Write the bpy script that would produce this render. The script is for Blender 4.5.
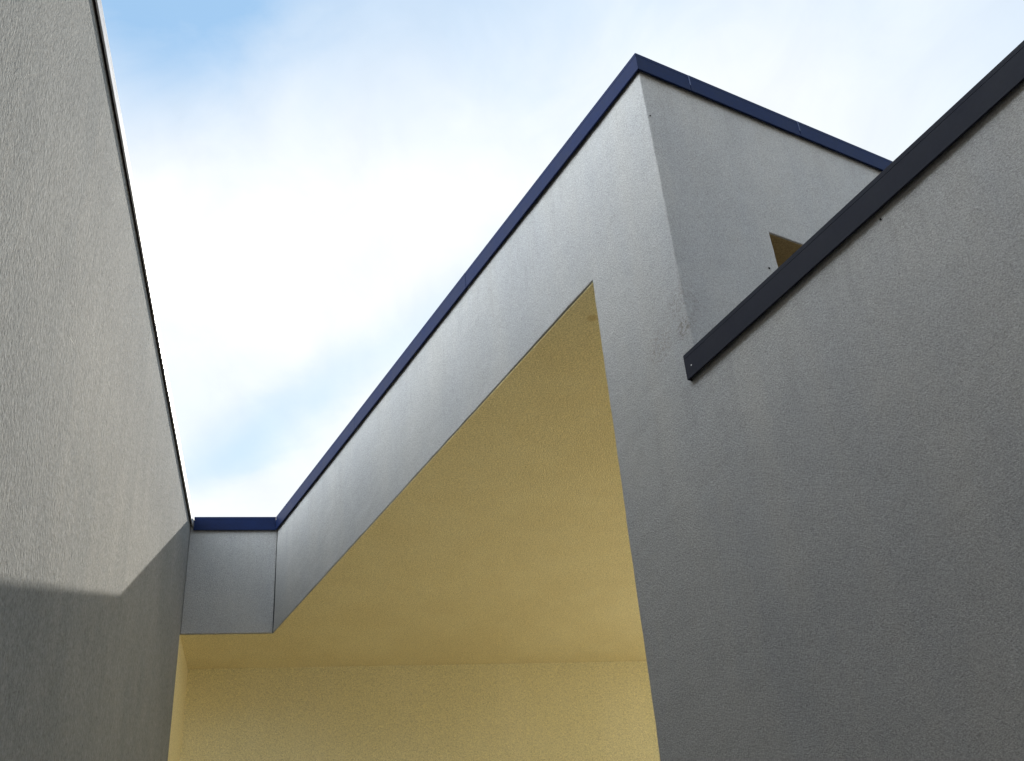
import bpy, bmesh, math, random
from mathutils import Vector, Matrix, noise
R = math.radians
scene = bpy.context.scene
for o in list(bpy.data.objects): bpy.data.objects.remove(o)
random.seed(4)

# ------------------------------------------------------------------ camera
EYE = 1.6
F, PITCH, ROLL = 1186.6, R(34.826), R(-4.914)
fw = Vector((0, math.cos(PITCH), math.sin(PITCH)))
r0 = Vector((1, 0, 0)); u0 = r0.cross(fw)
cr = math.cos(ROLL)*r0 + math.sin(ROLL)*u0
cu = -math.sin(ROLL)*r0 + math.cos(ROLL)*u0
cd = bpy.data.cameras.new('camera'); cam = bpy.data.objects.new('camera', cd)
scene.collection.objects.link(cam)
m = Matrix((cr, cu, -fw)).transposed().to_4x4(); m.translation = Vector((0, 0, EYE))
cam.matrix_world = m
cd.sensor_width = 36; cd.lens = F*36/1024; cd.clip_end = 5000; cd.clip_start = 0.05
scene.camera = cam

# ------------------------------------------------------------------ light
SUN = Vector((0.0634066, 0.81327858, 0.57840951)).normalized()
el = math.asin(SUN.z); az = math.atan2(SUN.x, SUN.y)      # azimuth clockwise from +Y
sd = bpy.data.lights.new('sun', 'SUN'); sd.energy = 2.0; sd.angle = R(0.5); sd.color = (1, .95, .86)
so = bpy.data.objects.new('sun', sd); scene.collection.objects.link(so)
so.rotation_euler = SUN.to_track_quat('Z', 'Y').to_euler(); so.location = (0, 0, 30)

world = bpy.data.worlds.new('World'); scene.world = world; world.use_nodes = True
nt = world.node_tree; nt.nodes.clear()
def N(t, typ, **k):
    n = t.nodes.new(typ)
    for a, b in k.items(): setattr(n, a, b)
    return n
def mth(t, op, a, b=None, c=None, clamp=False):
    n = N(t, 'ShaderNodeMath', operation=op, use_clamp=clamp)
    for i, v in enumerate((a, b, c)):
        if v is None: continue
        if isinstance(v, (int, float)): n.inputs[i].default_value = v
        else: t.links.new(v, n.inputs[i])
    return n.outputs[0]
def mixc(t, f, a, b, bt='MIX'):
    n = N(t, 'ShaderNodeMix', data_type='RGBA', blend_type=bt)
    for s, v in ((n.inputs[0], f), (n.inputs[6], a), (n.inputs[7], b)):
        if isinstance(v, (int, float)): s.default_value = v
        elif isinstance(v, tuple): s.default_value = v if len(v) == 4 else v+(1,)
        else: t.links.new(v, s)
    return n.outputs[2]
def ramp(t, v, lo, hi):
    n = N(t, 'ShaderNodeMapRange', interpolation_type='SMOOTHSTEP')
    t.links.new(v, n.inputs[0]); n.inputs[1].default_value = lo; n.inputs[2].default_value = hi
    return n.outputs[0]
def skydir(px, py):
    """where the sky at one spot of the photograph lies, on the plane of the clouds (x/z, y/z)"""
    v = fw + cr*(px-512)/F - cu*(py-380.5)/F
    return v.x/v.z, v.y/v.z
sky = N(nt, 'ShaderNodeTexSky', sky_type='NISHITA', sun_disc=False)
sky.sun_elevation = el; sky.sun_rotation = az
sky.air_density = 1.0; sky.dust_density = 0.15; sky.ozone_density = 1.6; sky.altitude = 200
tc = N(nt, 'ShaderNodeTexCoord'); sep = N(nt, 'ShaderNodeSeparateXYZ'); nt.links.new(tc.outputs['Generated'], sep.inputs[0])
zc = mth(nt, 'MAXIMUM', sep.outputs[2], 0.06)
cx = mth(nt, 'DIVIDE', sep.outputs[0], zc); cy = mth(nt, 'DIVIDE', sep.outputs[1], zc)
comb = N(nt, 'ShaderNodeCombineXYZ'); nt.links.new(cx, comb.inputs[0]); nt.links.new(cy, comb.inputs[1])
P = comb.outputs[0]
def nz(scale, detail=5, rough=.55, dist=0., sx=1, sy=1, rot=0, off=(0, 0, 0)):
    mp = N(nt, 'ShaderNodeMapping'); nt.links.new(P, mp.inputs[0])
    mp.inputs['Scale'].default_value = (sx, sy, 1); mp.inputs['Rotation'].default_value = (0, 0, rot); mp.inputs['Location'].default_value = off
    n = N(nt, 'ShaderNodeTexNoise'); nt.links.new(mp.outputs[0], n.inputs['Vector'])
    n.inputs['Scale'].default_value = scale; n.inputs['Detail'].default_value = detail
    n.inputs['Roughness'].default_value = rough; n.inputs['Distortion'].default_value = dist
    return n.outputs[0]
n1 = nz(1.3, 6, .5, .4, off=(3.1, 1.7, 0)); n2 = nz(4.5, 6, .55, .6, off=(0.4, 5.2, 0))
def blob(px, py, rad, soft, amt):
    """a thin place in the veil of cloud, round a direction"""
    x, y = skydir(px, py)
    dx = mth(nt, 'SUBTRACT', cx, x); dy = mth(nt, 'SUBTRACT', cy, y)
    d = mth(nt, 'SQRT', mth(nt, 'ADD', mth(nt, 'MULTIPLY', dx, dx), mth(nt, 'MULTIPLY', dy, dy)))
    d = mth(nt, 'ADD', d, mth(nt, 'MULTIPLY', mth(nt, 'SUBTRACT', n2, .5), soft*.9))
    return mth(nt, 'MULTIPLY', mth(nt, 'SUBTRACT', 1, ramp(nt, d, rad-soft, rad+soft)), amt)
def streak(p, q, half, amt):
    x0, y0 = skydir(*p); x1, y1 = skydir(*q)
    L = math.hypot(x1-x0, y1-y0); tx, ty = (x1-x0)/L, (y1-y0)/L
    dx = mth(nt, 'SUBTRACT', cx, x0); dy = mth(nt, 'SUBTRACT', cy, y0)
    s = mth(nt, 'ADD', mth(nt, 'MULTIPLY', dx, tx), mth(nt, 'MULTIPLY', dy, ty))
    w = mth(nt, 'ABSOLUTE', mth(nt, 'ADD', mth(nt, 'SUBTRACT', mth(nt, 'MULTIPLY', dx, -ty), mth(nt, 'MULTIPLY', dy, -tx)), mth(nt, 'MULTIPLY', mth(nt, 'SUBTRACT', n2, .5), half*1.2)))
    a = mth(nt, 'SUBTRACT', 1, ramp(nt, w, 0, half))
    e = mth(nt, 'MULTIPLY', ramp(nt, s, -.25*L, .15*L), mth(nt, 'SUBTRACT', 1, ramp(nt, s, .7*L, 1.15*L)))
    return mth(nt, 'MULTIPLY', mth(nt, 'MULTIPLY', a, e), amt)
thin = blob(75, -70, .10, .20, .85)
for b in (blob(200, 430, .16, .18, .20), blob(1010, -40, .3, .3, .15), streak((190, 480), (620, 190), .10, .36), blob(300, -420, .5, .25, .7)):
    thin = mth(nt, 'ADD', thin, b)
thin = mth(nt, 'ADD', thin, mth(nt, 'MULTIPLY', ramp(nt, n1, .52, .8), .12))
thin = mth(nt, 'MINIMUM', thin, .92)
cover = mth(nt, 'SUBTRACT', 1, thin)
# the veil is raised away from the sun, out of view, to light the facades
vn = N(nt, 'ShaderNodeVectorMath', operation='NORMALIZE'); nt.links.new(tc.outputs['Generated'], vn.inputs[0])
vd = N(nt, 'ShaderNodeVectorMath', operation='DOT_PRODUCT'); nt.links.new(vn.outputs[0], vd.inputs[0]); vd.inputs[1].default_value = SUN
back_ = ramp(nt, vd.outputs['Value'], .1, .75)   # the veil lies towards the sun, behind the camera the sky is clearer
cover = mth(nt, 'MULTIPLY', cover, mth(nt, 'ADD', mth(nt, 'MULTIPLY', back_, .15), .85))
cr_ = N(nt, 'ShaderNodeVectorMath', operation='DOT_PRODUCT'); nt.links.new(vn.outputs[0], cr_.inputs[0]); cr_.inputs[1].default_value = (.90, -.35, .25)
cover = mth(nt, 'MULTIPLY', cover, mth(nt, 'SUBTRACT', 1, mth(nt, 'MULTIPLY', ramp(nt, cr_.outputs['Value'], .08, .62), .58)))   # and to the right
sunward = ramp(nt, vd.outputs['Value'], -.3, .72)
cl = mixc(nt, sunward, (7.3, 8.0, 8.8), (2.66, 2.72, 2.76))
blue = mixc(nt, 1.0, sky.outputs[0], (.62, .66, .55), 'MULTIPLY')
blue = mixc(nt, .55, blue, (.75, 1.45, 2.35))
wisp = mth(nt, 'ADD', mth(nt, 'MULTIPLY', mth(nt, 'SUBTRACT', nz(9, 8, .6, .5, 1, .55, .7, (2, 8, 0)), .5), .22), 1)
vl = N(nt, 'ShaderNodeVectorMath', operation='DOT_PRODUCT'); nt.links.new(vn.outputs[0], vl.inputs[0]); vl.inputs[1].default_value = (-.92, -.34, .20)
wisp = mth(nt, 'ADD', wisp, mth(nt, 'MULTIPLY', ramp(nt, vl.outputs['Value'], .62, .92), 1.3))    # unseen bright cloud added over the left building to light the beam
ws = N(nt, 'ShaderNodeVectorMath', operation='SCALE'); nt.links.new(cl, ws.inputs[0]); nt.links.new(wisp, ws.inputs['Scale']); cl = ws.outputs[0]
skyc = mixc(nt, cover, blue, cl)
bg = N(nt, 'ShaderNodeBackground'); bg.inputs[1].default_value = 0.1
nt.links.new(skyc, bg.inputs[0])
wo = N(nt, 'ShaderNodeOutputWorld'); nt.links.new(bg.outputs[0], wo.inputs[0])

scene.render.engine = 'CYCLES'
vs = scene.view_settings
vs.view_transform = 'Standard'; vs.look = 'None'; vs.exposure = 1.95; vs.gamma = 1; vs.use_curve_mapping = False
scene.render.resolution_x = 1024; scene.render.resolution_y = 761

# ------------------------------------------------------------------ materials
def plaster(name, col, var=.06, tint=None, bump=.5, grain=1.0, drag=0.0, wsh=.22, runs=(), stains=()):
    mt = bpy.data.materials.new(name); mt.use_nodes = True; t = mt.node_tree
    bs = t.nodes['Principled BSDF']; bs.inputs['Roughness'].default_value = .93
    bs.inputs['Specular IOR Level'].default_value = .02
    ge = N(t, 'ShaderNodeNewGeometry')
    def nn(scale, detail, rough=.6, sc=(1, 1, 1)):
        mp = N(t, 'ShaderNodeMapping'); t.links.new(ge.outputs['Position'], mp.inputs[0]); mp.inputs['Scale'].default_value = sc
        n = N(t, 'ShaderNodeTexNoise'); t.links.new(mp.outputs[0], n.inputs['Vector'])
        n.inputs['Scale'].default_value = scale; n.inputs['Detail'].default_value = detail; n.inputs['Roughness'].default_value = rough
        return n.outputs[0]
    big = nn(.8, 4); mid = nn(5, 5, .6, (1, 1, .45)); fine = nn(75*grain, 3, .7, (1, 1, 1-.5*drag)); gr = nn(190*grain, 2, .7, (1, 1, 1-.45*drag))
    wash = nn(3.2, 5, .65, (1, 1, .12))
    vo = N(t, 'ShaderNodeTexVoronoi'); mp = N(t, 'ShaderNodeMapping'); t.links.new(ge.outputs['Position'], mp.inputs[0]); mp.inputs['Scale'].default_value = (1, 1, 1-.6*drag)
    t.links.new(mp.outputs[0], vo.inputs['Vector']); vo.inputs['Scale'].default_value = 105*grain
    pit = ramp(t, vo.outputs['Distance'], .05, .6)
    lum = mth(t, 'ADD', mth(t, 'MULTIPLY', mth(t, 'SUBTRACT', big, .5), var*1.3), mth(t, 'MULTIPLY', mth(t, 'SUBTRACT', mid, .5), var))
    lum = mth(t, 'ADD', lum, mth(t, 'MULTIPLY', mth(t, 'SUBTRACT', wash, .5), var*wsh))
    lum = mth(t, 'ADD', lum, mth(t, 'MULTIPLY', mth(t, 'SUBTRACT', fine, .5), 1.15))
    lum = mth(t, 'ADD', lum, mth(t, 'MULTIPLY', mth(t, 'SUBTRACT', gr, .5), 1.0))
    lum = mth(t, 'ADD', lum, 1)
    c = mixc(t, ramp(t, mth(t, 'ADD', mth(t, 'MULTIPLY', big, .5), mth(t, 'MULTIPLY', wash, .5)), .38, .62), col, tint or col)
    vm = N(t, 'ShaderNodeVectorMath', operation='SCALE'); t.links.new(c, vm.inputs[0]); t.links.new(lum, vm.inputs['Scale'])
    c = vm.outputs[0]
    # dirt marks and a paler patch, with a place and a shape of their own: (x, y, z, radius, colour, strength, patchiness)
    for (x, y, z, rad, sc, amt, patch) in stains:
        d = N(t, 'ShaderNodeVectorMath', operation='DISTANCE'); t.links.new(ge.outputs['Position'], d.inputs[0]); d.inputs[1].default_value = (x, y, z)
        f = mth(t, 'SUBTRACT', 1, ramp(t, d.outputs['Value'], rad*.35, rad))
        if patch: f = mth(t, 'MULTIPLY', f, ramp(t, nn(45, 4, .75), .46, .6))
        c = mixc(t, mth(t, 'MULTIPLY', f, amt), c, sc)
    # rain streaks below the copings: uneven tongues of dirt that thin out downwards
    for zt in runs:
        sz = N(t, 'ShaderNodeSeparateXYZ'); t.links.new(ge.outputs['Position'], sz.inputs[0])
        dd = mth(t, 'SUBTRACT', zt, sz.outputs[2])
        st = nn(9, 4, .7, (1, 1, .07))
        ln_ = mth(t, 'MULTIPLY', ramp(t, st, .42, .72), .9)
        f = mth(t, 'MULTIPLY', mth(t, 'SUBTRACT', 1, ramp(t, mth(t, 'SUBTRACT', dd, ln_), -.5, .15)), mth(t, 'GREATER_THAN', dd, -.01))
        f = mth(t, 'MULTIPLY', f, ramp(t, st, .40, .60))
        c = mixc(t, mth(t, 'MULTIPLY', f, .09), c, (.17, .16, .14))
    t.links.new(c, bs.inputs['Base Color'])
    h = mth(t, 'ADD', mth(t, 'MULTIPLY', fine, .0095), mth(t, 'MULTIPLY', gr, .004))
    h = mth(t, 'ADD', h, mth(t, 'MULTIPLY', pit, .0018)); h = mth(t, 'ADD', h, mth(t, 'MULTIPLY', mid, .004))
    b = N(t, 'ShaderNodeBump'); b.inputs['Strength'].default_value = bump; b.inputs['Distance'].default_value = 1.0
    t.links.new(h, b.inputs['Height']); t.links.new(b.outputs[0], bs.inputs['Normal'])
    return mt
def metal(name, col, rough=.38, spec=.5, met=0.0):
    mt = bpy.data.materials.new(name); mt.use_nodes = True; t = mt.node_tree
    bs = t.nodes['Principled BSDF']; bs.inputs['Specular IOR Level'].default_value = spec; bs.inputs['Metallic'].default_value = met
    ge = N(t, 'ShaderNodeNewGeometry')
    n = N(t, 'ShaderNodeTexNoise'); t.links.new(ge.outputs['Position'], n.inputs['Vector']); n.inputs['Scale'].default_value = 5; n.inputs['Detail'].default_value = 6; n.inputs['Roughness'].default_value = .65
    n2 = N(t, 'ShaderNodeTexNoise'); t.links.new(ge.outputs['Position'], n2.inputs['Vector']); n2.inputs['Scale'].default_value = 60; n2.inputs['Detail'].default_value = 3
    k = mth(t, 'ADD', mth(t, 'MULTIPLY', mth(t, 'SUBTRACT', n.outputs[0], .5), .7), mth(t, 'ADD', mth(t, 'MULTIPLY', mth(t, 'SUBTRACT', n2.outputs[0], .5), .5), 1))
    vm = N(t, 'ShaderNodeVectorMath', operation='SCALE'); vm.inputs[0].default_value = col; t.links.new(k, vm.inputs['Scale'])
    t.links.new(vm.outputs[0], bs.inputs['Base Color'])
    t.links.new(mth(t, 'ADD', mth(t, 'MULTIPLY', n.outputs[0], .25), rough-.12), bs.inputs['Roughness'])
    b = N(t, 'ShaderNodeBump'); b.inputs['Strength'].default_value = .25; b.inputs['Distance'].default_value = .002
    t.links.new(n.outputs[0], b.inputs['Height']); t.links.new(b.outputs[0], bs.inputs['Normal'])
    return mt

# ------------------------------------------------------------------ plan of the place (metres, ground at z = 0)
TOP = 6 + EYE                     # top of the high copings
TH, PH = R(-58.097), R(-79.694)
A = Vector((0.96450953, 5.0804715, 0)); LB, LC = 6.6311, 0.8448
d = Vector((math.cos(TH), math.sin(TH), 0)); n = Vector((math.sin(TH), -math.cos(TH), 0))
if n.dot(-A) < 0: n = -n
l = Vector((math.cos(PH), math.sin(PH), 0)); e = Vector((-math.sin(PH), math.cos(PH), 0))
B = A - d*LB; Cc = B - e*LC
OH, CH = .031, .150               # overhang and fascia height of the coping
HS = 4.7439 + EYE                 # underside of the beams
HP, PHH = 3.651 + EYE, .159       # parapet coping: top, fascia height
JS = .790                         # opening ends this far before the corner
Z = Vector((0, 0, 1))
Aw = A - n*OH - d*OH              # plaster corner
def at(px, py, base, nrm):        # point of a wall plane behind a pixel: used to place small marks
    v = fw + cr*(px-512)/F - cu*(py-380.5)/F
    o = Vector((0, 0, EYE)); t = (base-o).dot(nrm)/v.dot(nrm)
    return o+v*t

# ------------------------------------------------------------------ helpers
def link(o, parent=None):
    scene.collection.objects.link(o)
    if parent:
        o.parent = parent; o.matrix_parent_inverse = Matrix()
        mw = Vector((0, 0, 0)); p = parent
        while p: mw += p.location; p = p.parent
        o.location = -mw if o.type == 'MESH' else o.location
    return o
def prism(bm, pts, z0, z1):
    """closed prism over a plan polygon"""
    lo = [bm.verts.new((p.x, p.y, z0)) for p in pts]; hi = [bm.verts.new((p.x, p.y, z1)) for p in pts]
    k = len(pts)
    bm.faces.new(lo); bm.faces.new(hi)
    for i in range(k): bm.faces.new((lo[i], lo[(i+1) % k], hi[(i+1) % k], hi[i]))
def extrude(bm, pts, vec):
    a = [bm.verts.new(p) for p in pts]; b = [bm.verts.new(p+vec) for p in pts]; k = len(pts)
    bm.faces.new(a); bm.faces.new(b)
    for i in range(k): bm.faces.new((a[i], a[(i+1) % k], b[(i+1) % k], b[i]))
def build(name, bm, mat, parent=None, bevel=0, dense=None, wob=0.0, smooth=False):
    bmesh.ops.recalc_face_normals(bm, faces=bm.faces)
    if bevel:
        ed = [x for x in bm.edges if len(x.link_faces) == 2 and x.calc_face_angle(0) > .5]
        bmesh.ops.bevel(bm, geom=ed, offset=bevel, segments=2, affect='EDGES', profile=.5)
    if dense:
        for ax, a0, a1, st in dense:
            k = a0
            while k < a1:
                bmesh.ops.bisect_plane(bm, geom=bm.verts[:]+bm.edges[:]+bm.faces[:], plane_co=ax*k, plane_no=ax)
                k += st
        bm.normal_update()
        for v in bm.verts:
            q = v.co
            v.co += Vector((noise.noise(q*9), noise.noise(q*9+Vector((7, 1, 3))), noise.noise(q*9+Vector((2, 9, 5)))))*wob + Vector((noise.noise(q*1.3), noise.noise(q*1.3+Vector((3, 3, 3))), 0))*wob*1.6
    me = bpy.data.meshes.new(name); bm.to_mesh(me); bm.free()
    me.materials.append(mat)
    o = bpy.data.objects.new(name, me); link(o, parent)
    return o
def empty(name, loc, label, cat, group=None):
    o = bpy.data.objects.new(name, None); scene.collection.objects.link(o); o.location = loc; o.empty_display_size = .3
    o['label'] = label; o['category'] = cat
    if group: o['group'] = group
    return o
def boolean(o, cut, op='DIFFERENCE'):
    md = o.modifiers.new('b', 'BOOLEAN'); md.operation = op; md.object = cut; md.solver = 'EXACT'
    bpy.context.view_layer.update()
    dg = bpy.context.evaluated_depsgraph_get()
    me = bpy.data.meshes.new_from_object(o.evaluated_get(dg))
    o.modifiers.clear(); old = o.data; o.data = me; bpy.data.meshes.remove(old)
    bpy.data.objects.remove(cut)
def solid(fn):
    bm = bmesh.new(); fn(bm); bmesh.ops.recalc_face_normals(bm, faces=bm.faces)
    me = bpy.data.meshes.new('tmp'); bm.to_mesh(me); bm.free()
    o = bpy.data.objects.new('tmp', me); scene.collection.objects.link(o); return o

# ------------------------------------------------------------------ materials used
corner = lambda z: Aw + Z*(z)
nf = n
face0 = A - n*OH
s1 = at(687, 325, face0, n); s2 = at(683, 300, face0, n); s3 = at(592, 317, Vector((0, 0, HS)), Z); s4 = at(386, 522, face0, n)
BROWN = (.12, .085, .05, 1)
WALL = (.375, .374, .366); WALLT = (.405, .396, .374)
m_wall = plaster('grey_plaster', WALL, .10, WALLT, bump=.5, grain=1.35, runs=(TOP-CH, HP-PHH), stains=[
    (*(s1-d*.03), .09, BROWN, .5, 1), (*(s2-d*.02), .2, BROWN, .22, 1), (*s4, .07, BROWN, .7, 1), (*at(660, 345, face0, n), .16, (.2, .16, .12, 1), .35, 1), (*at(640, 430, face0, n), .5, (.5, .47, .40, 1), .12, 0)])  # last entry is a broad soft patch, paler and warmer than the wall
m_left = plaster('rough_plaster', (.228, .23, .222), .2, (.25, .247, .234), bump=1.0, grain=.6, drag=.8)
m_yel = plaster('yellow_plaster', (.76, .64, .34), .07, (.78, .67, .37), bump=.6, wsh=.15, stains=[(*s3, .05, (.5, .33, .12, 1), .5, 0)])
m_yel_lit = plaster('yellow_plaster_lit', (.84, .755, .45), .05, (.86, .775, .48), bump=.5, wsh=.1)  # the soffit's yellow, lightened to stand in for stronger light on the end wall
m_ochre = plaster('ochre_plaster', (.40, .31, .17), .07, bump=.5, wsh=.1)
m_blue = metal('blue_coping_paint', (.003, .0105, .048), .5, .10)
m_joint = metal('lighter_blue_joint', (.03, .045, .11), .5)  # a lighter blue than the cap sheets
m_navy = metal('charcoal_coping_paint', (.009, .0105, .019), .6, .14)
m_seam = metal('dark_sealant', (.02, .02, .022), .8, .2)
m_roof = plaster('roof_gravel', (.30, .29, .27), .2, bump=.6)
m_blocker = plaster('blocker_brown', (.13, .11, .095), .1, bump=.6)  # kept dark so the added building bounces little sun
m_bit = plaster('bitumen_roofing', (.06, .06, .062), .2, bump=.4)
m_scr = plaster('bare_render_scratch', (.5, .49, .46), .05, bump=.2)
m_dark = metal('dark_hole', (.015, .013, .012), .9, .1)
m_steel = metal('bare_steel', (.4, .4, .4), .4, .5, .9)

# ------------------------------------------------------------------ setting: ground
def ground_mat():
    mt = bpy.data.materials.new('pale_paving'); mt.use_nodes = True; t = mt.node_tree; bs = t.nodes['Principled BSDF']
    ge = N(t, 'ShaderNodeNewGeometry'); bk = N(t, 'ShaderNodeTexBrick'); t.links.new(ge.outputs['Position'], bk.inputs['Vector'])
    bk.inputs['Scale'].default_value = 1.0; bk.inputs['Color1'].default_value = (.60, .57, .52, 1); bk.inputs['Color2'].default_value = (.56, .53, .48, 1)
    bk.inputs['Mortar'].default_value = (.14, .13, .12, 1); bk.inputs['Mortar Size'].default_value = .008; bk.inputs['Brick Width'].default_value = .8; bk.inputs['Row Height'].default_value = .4
    no = N(t, 'ShaderNodeTexNoise'); t.links.new(ge.outputs['Position'], no.inputs['Vector']); no.inputs['Scale'].default_value = 3; no.inputs['Detail'].default_value = 8
    c = mixc(t, mth(t, 'MULTIPLY', no.outputs[0], .35), bk.outputs[0], (.2, .19, .17))
    t.links.new(c, bs.inputs['Base Color']); bs.inputs['Roughness'].default_value = .9
    return mt
bm = bmesh.new(); s = 1500
bm.faces.new([bm.verts.new(p) for p in ((-s, -s, 0), (s, -s, 0), (s, s, 0), (-s, s, 0))])
g = build('ground', bm, ground_mat()); g['kind'] = 'structure'

# ------------------------------------------------------------------ left building
OL = .008                                   # plaster face lies this far behind the corner line
CL = Cc + e*.020                            # outer line of its coping
LF = Cc - e*OL                              # point on its plaster face
lb = empty('plaster_building', LF + l*6, 'rough grey plaster building, sunlit above a slanting shadow, with thin coping', 'building')
lb.location.z = 0
# grey wall stops at the plane of the short beam
bm = bmesh.new()
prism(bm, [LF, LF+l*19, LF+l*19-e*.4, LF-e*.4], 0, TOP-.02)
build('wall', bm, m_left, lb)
bm = bmesh.new()
prism(bm, [LF-e*.401, LF+l*19-e*.401, LF+l*19-e*7, LF-e*7], 0, TOP-.35)
build('roof', bm, m_roof, lb)
# yellow painted stretch inside the passage, a hair behind a fine groove
bm = bmesh.new()
prism(bm, [LF-l*.006-e*.004, LF-l*8-e*.004, LF-l*8-e*.4, LF-l*.006-e*.4], 0, HS-.004)
build('passage_wall', bm, m_yel, lb)
bm = bmesh.new()
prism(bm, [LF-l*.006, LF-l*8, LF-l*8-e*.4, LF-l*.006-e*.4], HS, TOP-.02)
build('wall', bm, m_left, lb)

def coping(name, p, q, out, top, h, mat, parent, width=.42, lens=2.5, first=2.5, over=OH, miter0=0., miter1=0.):
    """folded metal cap along p-q: fascia face at p-q, a shallow drip lip below it, small gaps where sheets meet.
    miter: how far the inner edge is pulled in at each end"""
    dr = (q-p).normalized(); L = (q-p).length; w = -out*width
    cuts = [0.]; x = first
    while x < L-.3: cuts.append(x); x += lens
    cuts.append(L)
    bm = bmesh.new()
    for i in range(len(cuts)-1):
        a, b = cuts[i], cuts[i+1]; ga = .0015 if i else 0; gb = .0015 if i < len(cuts)-2 else 0
        jz = random.uniform(-.0015, .0015)
        P0 = p+dr*(a+ga)+out*random.uniform(-.0012, .0012); P1 = p+dr*(b-gb)+out*random.uniform(-.0012, .0012)
        i0 = miter0 if i == 0 else 0; i1 = miter1 if i == len(cuts)-2 else 0
        prism(bm, [P0, P1, P1+w-dr*i1, P0+w+dr*i0], top-.028+jz, top+jz)
        t2 = -out*.012; r0_, r1_ = i0*.012/width, i1*.012/width
        prism(bm, [P0+out*.0, P1, P1+t2-dr*r1_, P0+t2+dr*r0_], top-h, top-.0285+jz)
    o = build(name, bm, mat, parent, bevel=.0018)
    return o
def joints(p, q, out, top, h, parent, lens, first):
    """cover strips where two sheets of the cap meet"""
    dr = (q-p).normalized(); L = (q-p).length; x = first
    while x < L-.3:
        bm = bmesh.new(); c = p+dr*x+out*.0022
        prism(bm, [c-dr*.004, c+dr*.004, c+dr*.004-out*.0035, c-dr*.004-out*.0035], top-h+.05, top-.006)
        build('joint_strip', bm, m_joint, parent); x += lens
m_lcop = metal('grey_metal_coping', (.42, .42, .44), .4, .5)
m_under = metal('shade_brown', (.030, .018, .022), .7, .2)  # dark colour standing in for shade under the left coping
cp = coping('coping', CL, CL+l*19, e, TOP, .10, m_lcop, lb, lens=3.0, first=2.2)
# dark strip behind the lip: shade under the coping put into its colour
bm = bmesh.new(); prism(bm, [CL-e*.0125, CL+l*19-e*.0125, CL+l*19-e*.0335, CL-e*.0335], TOP-.08, TOP-.03)
build('underside_shade', bm, m_under, lb)
cp2 = coping('coping', CL-l*8, CL-l*.003, e, TOP, .10, m_lcop, lb, lens=3.0, first=2.2)

# ------------------------------------------------------------------ unseen building added behind the camera to darken the right wall
ob = empty('light_blocking_building', (3, -8, 0), 'unseen dark building added behind the viewer to block sky light from the walls', 'building')
bm = bmesh.new(); prism(bm, [Vector((-4, -3.2, 0)), Vector((16, -3.2, 0)), Vector((16, -12, 0)), Vector((-4, -12, 0))], 0, TOP-.02)
build('wall', bm, m_blocker, ob)
bm = bmesh.new(); prism(bm, [Vector((-1, -3.7, 0)), Vector((15.5, -3.7, 0)), Vector((15.5, -11.5, 0)), Vector((-1, -11.5, 0))], TOP-.01, 13)  # extra height added to block more sky
build('light_blocking_top', bm, m_blocker, ob)
# ------------------------------------------------------------------ short beam between the two buildings
link_b = empty('bridging_beam', Cc + e*LC/2, 'short grey beam with blue coping bridging from the left wall to the diagonal facade', 'beam')
link_b.location.z = 0; link_b['kind'] = 'thing'
Bw = B - n*OH
lf = Cc - l*OH                              # its face
GAP = .005
U0 = (-OH - (Bw-Cc).dot(l))/d.dot(l); end = Bw + d*U0   # where the two plaster faces meet
ang = math.acos(max(-1, min(1, e.dot(d))))
bm = bmesh.new()
prism(bm, [lf-e*(OL-.002), end-e*GAP, end-e*GAP-l*.30, lf-e*(OL-.002)-l*.30], HS, TOP-.02)
build('wall', bm, m_wall, link_b, bevel=.004)
bm = bmesh.new()
prism(bm, [end-e*(GAP+.002)-l*.012, end+d*.002-l*.012, end-n*.1+d*.002, end-e*(GAP+.002)-l*.1], HS+.004, TOP-.03)
build('sealant_joint', bm, m_seam, link_b)
coping('coping', Cc+e*.028, B-e*.0008, l, TOP, CH, m_blue, link_b, width=.4, miter1=-.0)

# ------------------------------------------------------------------ the angled building
mb = empty('angled_building', B + d*9 - n*4, 'grey angled building with blue high coping, yellow soffit and lower charcoal-capped parapet', 'building')
mb.location.z = 0
THK = .35
Fp = lambda u, z: Bw + d*u + Z*z            # point on the plaster face: u along the facade
UL = (Aw-Bw).dot(d)
B0 = (end - Bw).dot(d)                      # where the beam face meets the joint
uj = UL - JS
PAR = 14.0
SW = 5.2
def f_facade(bm):
    q = [Fp(U0, 0), Fp(UL+PAR, 0), Fp(UL+PAR, 0)-n*THK, Aw+d*.05-n*THK, Aw+d*.05-n*SW, Aw-d*.3-n*SW, Aw-d*.3-n*THK, Fp(U0, 0)-n*THK]
    prism(bm, q, 0, TOP-.02)
fa = solid(f_facade)
SW = 5.2
def f_low(bm):                              # the opening
    prism(bm, [Fp(-1, 0)+n, Fp(uj, 0)+n, Fp(uj, 0)-n*.6, Fp(-1, 0)-n*.6], -1, HS)
def f_high(bm):                             # what is missing above the parapet
    prism(bm, [Aw+n, Aw+n+d*(PAR+1), Aw-n*10+d*(PAR+1), Aw-n*10], HP-.02, TOP+1)
boolean(fa, solid(f_low)); boolean(fa, solid(f_high))
LU, LZ = .8027, 4.8011+EYE
FLOOR = LZ-2.15
def f_door(bm):
    p0 = Aw - n*LU + d*.2
    prism(bm, [p0, p0-n*1.5, p0-n*1.5-d*.8, p0-d*.8], FLOOR, LZ)
boolean(fa, solid(f_door))
bm = bmesh.new(); bm.from_mesh(fa.data); bpy.data.objects.remove(fa)
du = Bw.dot(d)
bmesh.ops.dissolve_limit(bm, angle_limit=R(1), verts=bm.verts, edges=bm.edges)
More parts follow.
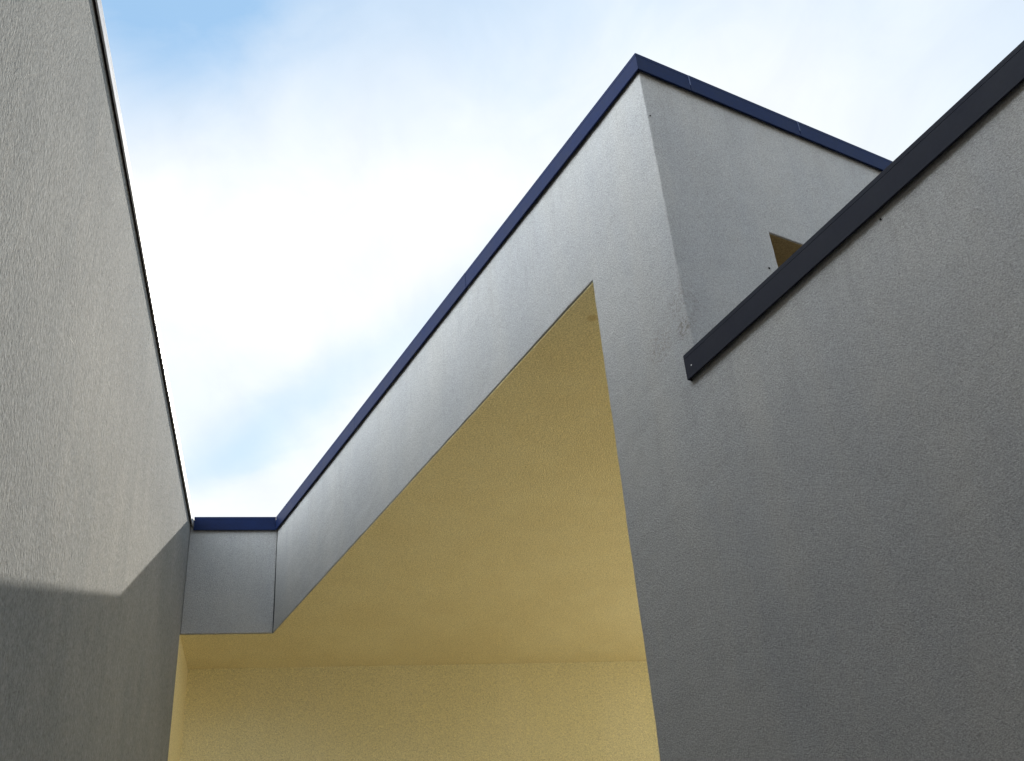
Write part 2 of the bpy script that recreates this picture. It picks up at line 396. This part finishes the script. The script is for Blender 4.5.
wall = build('wall', bm, m_wall, mb, bevel=.007, dense=[(Z, 3.3, TOP, .07), (d, du-.1, du+UL+5.0, .09), (-n, (-n).dot(Aw), (-n).dot(Aw)+4.5, .09)], wob=.003)

# doorway lining on the terrace: yellow, open towards the terrace
p0 = Aw - n*LU
bm = bmesh.new()
W_, D_ = 1.5, .62
prism(bm, [p0-d*D_, p0-n*W_-d*D_, p0-n*W_-d*(D_+.05), p0-d*(D_+.05)], FLOOR, LZ)                 # back
prism(bm, [p0+n*.05-d*.31, p0-d*.31, p0-d*(D_+.05), p0+n*.05-d*(D_+.05)], FLOOR, LZ)
prism(bm, [p0-n*W_-d*.31, p0-n*(W_+.05)-d*.31, p0-n*(W_+.05)-d*(D_+.05), p0-n*W_-d*(D_+.05)], FLOOR, LZ)
prism(bm, [p0+n*.05-d*.31, p0-n*(W_+.05)-d*.31, p0-n*(W_+.05)-d*(D_+.05), p0+n*.05-d*(D_+.05)], LZ+.001, LZ+.05)
dr = build('doorway_lining', bm, m_ochre, mb); dr['label'] = 'yellow lining of the doorway on the terrace'
# yellow paint coat on the doorway reveal itself (3 mm thick)
bm = bmesh.new()
i0 = .012
prism(bm, [p0-n*.0-d*i0, p0-n*W_-d*i0, p0-n*W_-d*.62, p0-d*.62], LZ-.003, LZ-.0005)
prism(bm, [p0-n*.0005-d*i0, p0-n*.003-d*i0, p0-n*.003-d*.62, p0-n*.0005-d*.62], FLOOR, LZ-.003)
prism(bm, [p0-n*(W_-.003)-d*i0, p0-n*(W_-.0005)-d*i0, p0-n*(W_-.0005)-d*.62, p0-n*(W_-.003)-d*.62], FLOOR, LZ-.003)
build('doorway_reveal', bm, m_ochre, mb)

# passage behind the opening: soffit, end wall, side walls
DEP = .901
loc = lambda a, b: Cc + l*a + e*b           # plan coordinates from the coping corner
Jw = Bw + d*uj
J2 = Jw - n*(THK+.0)
deep = Jw - n*4.6
a_deep, b_deep = (deep-Cc).dot(l), (deep-Cc).dot(e)
IN = .012                                   # plaster face to soffit edge: leaves a drip bead
SOF = HS + .006
back = -DEP
bm = bmesh.new()
inner_f = Bw - n*(THK+.002)
# soffit over the depth of facade and beam too, seen from below as one plane: facade/beam undersides get the same yellow coat
sof = [lf - e*(OL+.02) - l*IN, end - l*IN, Jw - d*.002 - n*IN, Jw - d*.002 - n*4.6, loc(back, b_deep), loc(back, -OL-.02)]
prism(bm, sof, HS-.009, HS-.003)
so_ = build('soffit', bm, m_yel, mb)
bm = bmesh.new()
prism(bm, [loc(back, -OL-.03), loc(back, 5.4), loc(back-.3, 5.4), loc(back-.3, -OL-.03)], 0, HS-.005)  # stops short: unseen opening added so bounced sun brightens the yellow
pw = build('passage_wall', bm, m_yel_lit, mb); pw['label'] = 'yellow end wall of the covered passage, its light put into a lighter colour'
bm = bmesh.new()
q0 = Jw - n*(THK+.001)
prism(bm, [q0+d*.01, q0+d*.05, deep+d*.05, deep+d*.01], 0, HS-.0095)
build('passage_wall', bm, m_yel, mb)
# body of the building above the passage and behind the walls
i1 = Bw - n*(THK+.004)
rear = [loc(-OH-.302, -OL+.01), loc(-OH-.302, LC+.1), Bw-n*(THK+.004)+d*.25, Aw-n*(THK+.004)-d*.305, Aw-n*(SW-.01)-d*.305, loc(-7, (Aw-n*SW-Cc).dot(e)-1.0), loc(-7, -OL+.01)]
bm = bmesh.new(); prism(bm, rear, LZ+.06, TOP-.35)
build('roof', bm, m_roof, mb)
bm = bmesh.new(); prism(bm, [loc(back-.302, -OL+.01), loc(back-.302, 5.39), loc(-7, 5.39), loc(-7, -OL+.01)], 0, LZ+.055)
build('rear_wing', bm, m_wall, mb)
t0 = Aw - n*(THK+.003)
bm = bmesh.new(); prism(bm, [t0+d*.052, t0+d*PAR, t0+d*PAR-n*SW, t0+d*.052-n*SW], 0, FLOOR-.01)
build('terrace_floor', bm, m_bit, mb)

# copings of the angled building
mit = math.tan((math.pi-math.acos(n.dot(d)))/2) if False else 0
hc = coping('high_coping', B+d*.0008, A, n, TOP, CH, m_blue, mb, width=.42, lens=2.2, first=2.05, miter1=.42)
hc['label'] = 'blue metal coping along the high roof edge'
sc_ = coping('side_coping', A-n*.0006, A-n*SW, d, TOP, CH, m_blue, mb, width=.42, lens=.93, first=.42, miter0=.42)
pc = coping('parapet_coping', A-d*.0882, A+d*PAR, n, HP, PHH, m_navy, mb, width=.40, lens=4.6, first=4.9)
pc['label'] = 'charcoal metal coping on the low parapet'
# rivet near its end, small holes and chips in the plaster
def disc(name, c, nr, rad, depth, mat, parent):
    bm = bmesh.new(); t1 = nr.cross(Z).normalized(); k = 10
    pts = [c + (t1*math.cos(2*math.pi*i/k) + Z*math.sin(2*math.pi*i/k))*rad*random.uniform(.85, 1.1) for i in range(k)]
    extrude(bm, pts, nr*depth); return build(name, bm, mat, parent)
disc('rivet', at(691.5, 365, A, n), n, .0045, .002, m_steel, mb)
for px, py in ((881, 219.5),): disc('fixing_hole', at(px, py, face0, n)+n*.0015, n, .005, .004, m_dark, mb)
sf = A - d*OH
for px, py, rr in ((769, 268.5, .007), (650, 116, .005)): disc('fixing_hole', at(px, py, sf, d)+d*.0015, d, rr, .004, m_dark, mb)

coping('coping', Vector((-4, -3.17, 0)), Vector((16, -3.17, 0)), Vector((0, 1, 0)), TOP, CH, m_blue, ob)
joints(A-n*.0006, A-n*SW, d, TOP, CH, mb, .93, .42)
# light scratches in the left wall's render
for (x0, y0), (x1, y1) in (((33, 334), (27, 349)), ((68, 335), (75, 346)), ((90, 337), (92, 351)), ((110, 352), (106, 366)), ((107, 378), (111, 390)), ((139, 352), (141, 362))):
    a, b = at(x0, y0, LF, e), at(x1, y1, LF, e); t = (b-a).normalized(); w = e.cross(t)*.0028
    bm = bmesh.new(); extrude(bm, [a-t*.01, a+(b-a)*.4-w, b, a+(b-a)*.5+w], e*.0005)
    build('scratch', bm, m_scr, lb)
# folded end cap of the parapet coping
bm = bmesh.new(); c0 = A-d*.0882
prism(bm, [c0-d*.0018-n*.001, c0-d*.0002-n*.001, c0-d*.0002-n*.30, c0-d*.0018-n*.30], HP-PHH+.003, HP-.031)
build('end_cap', bm, m_navy, mb)
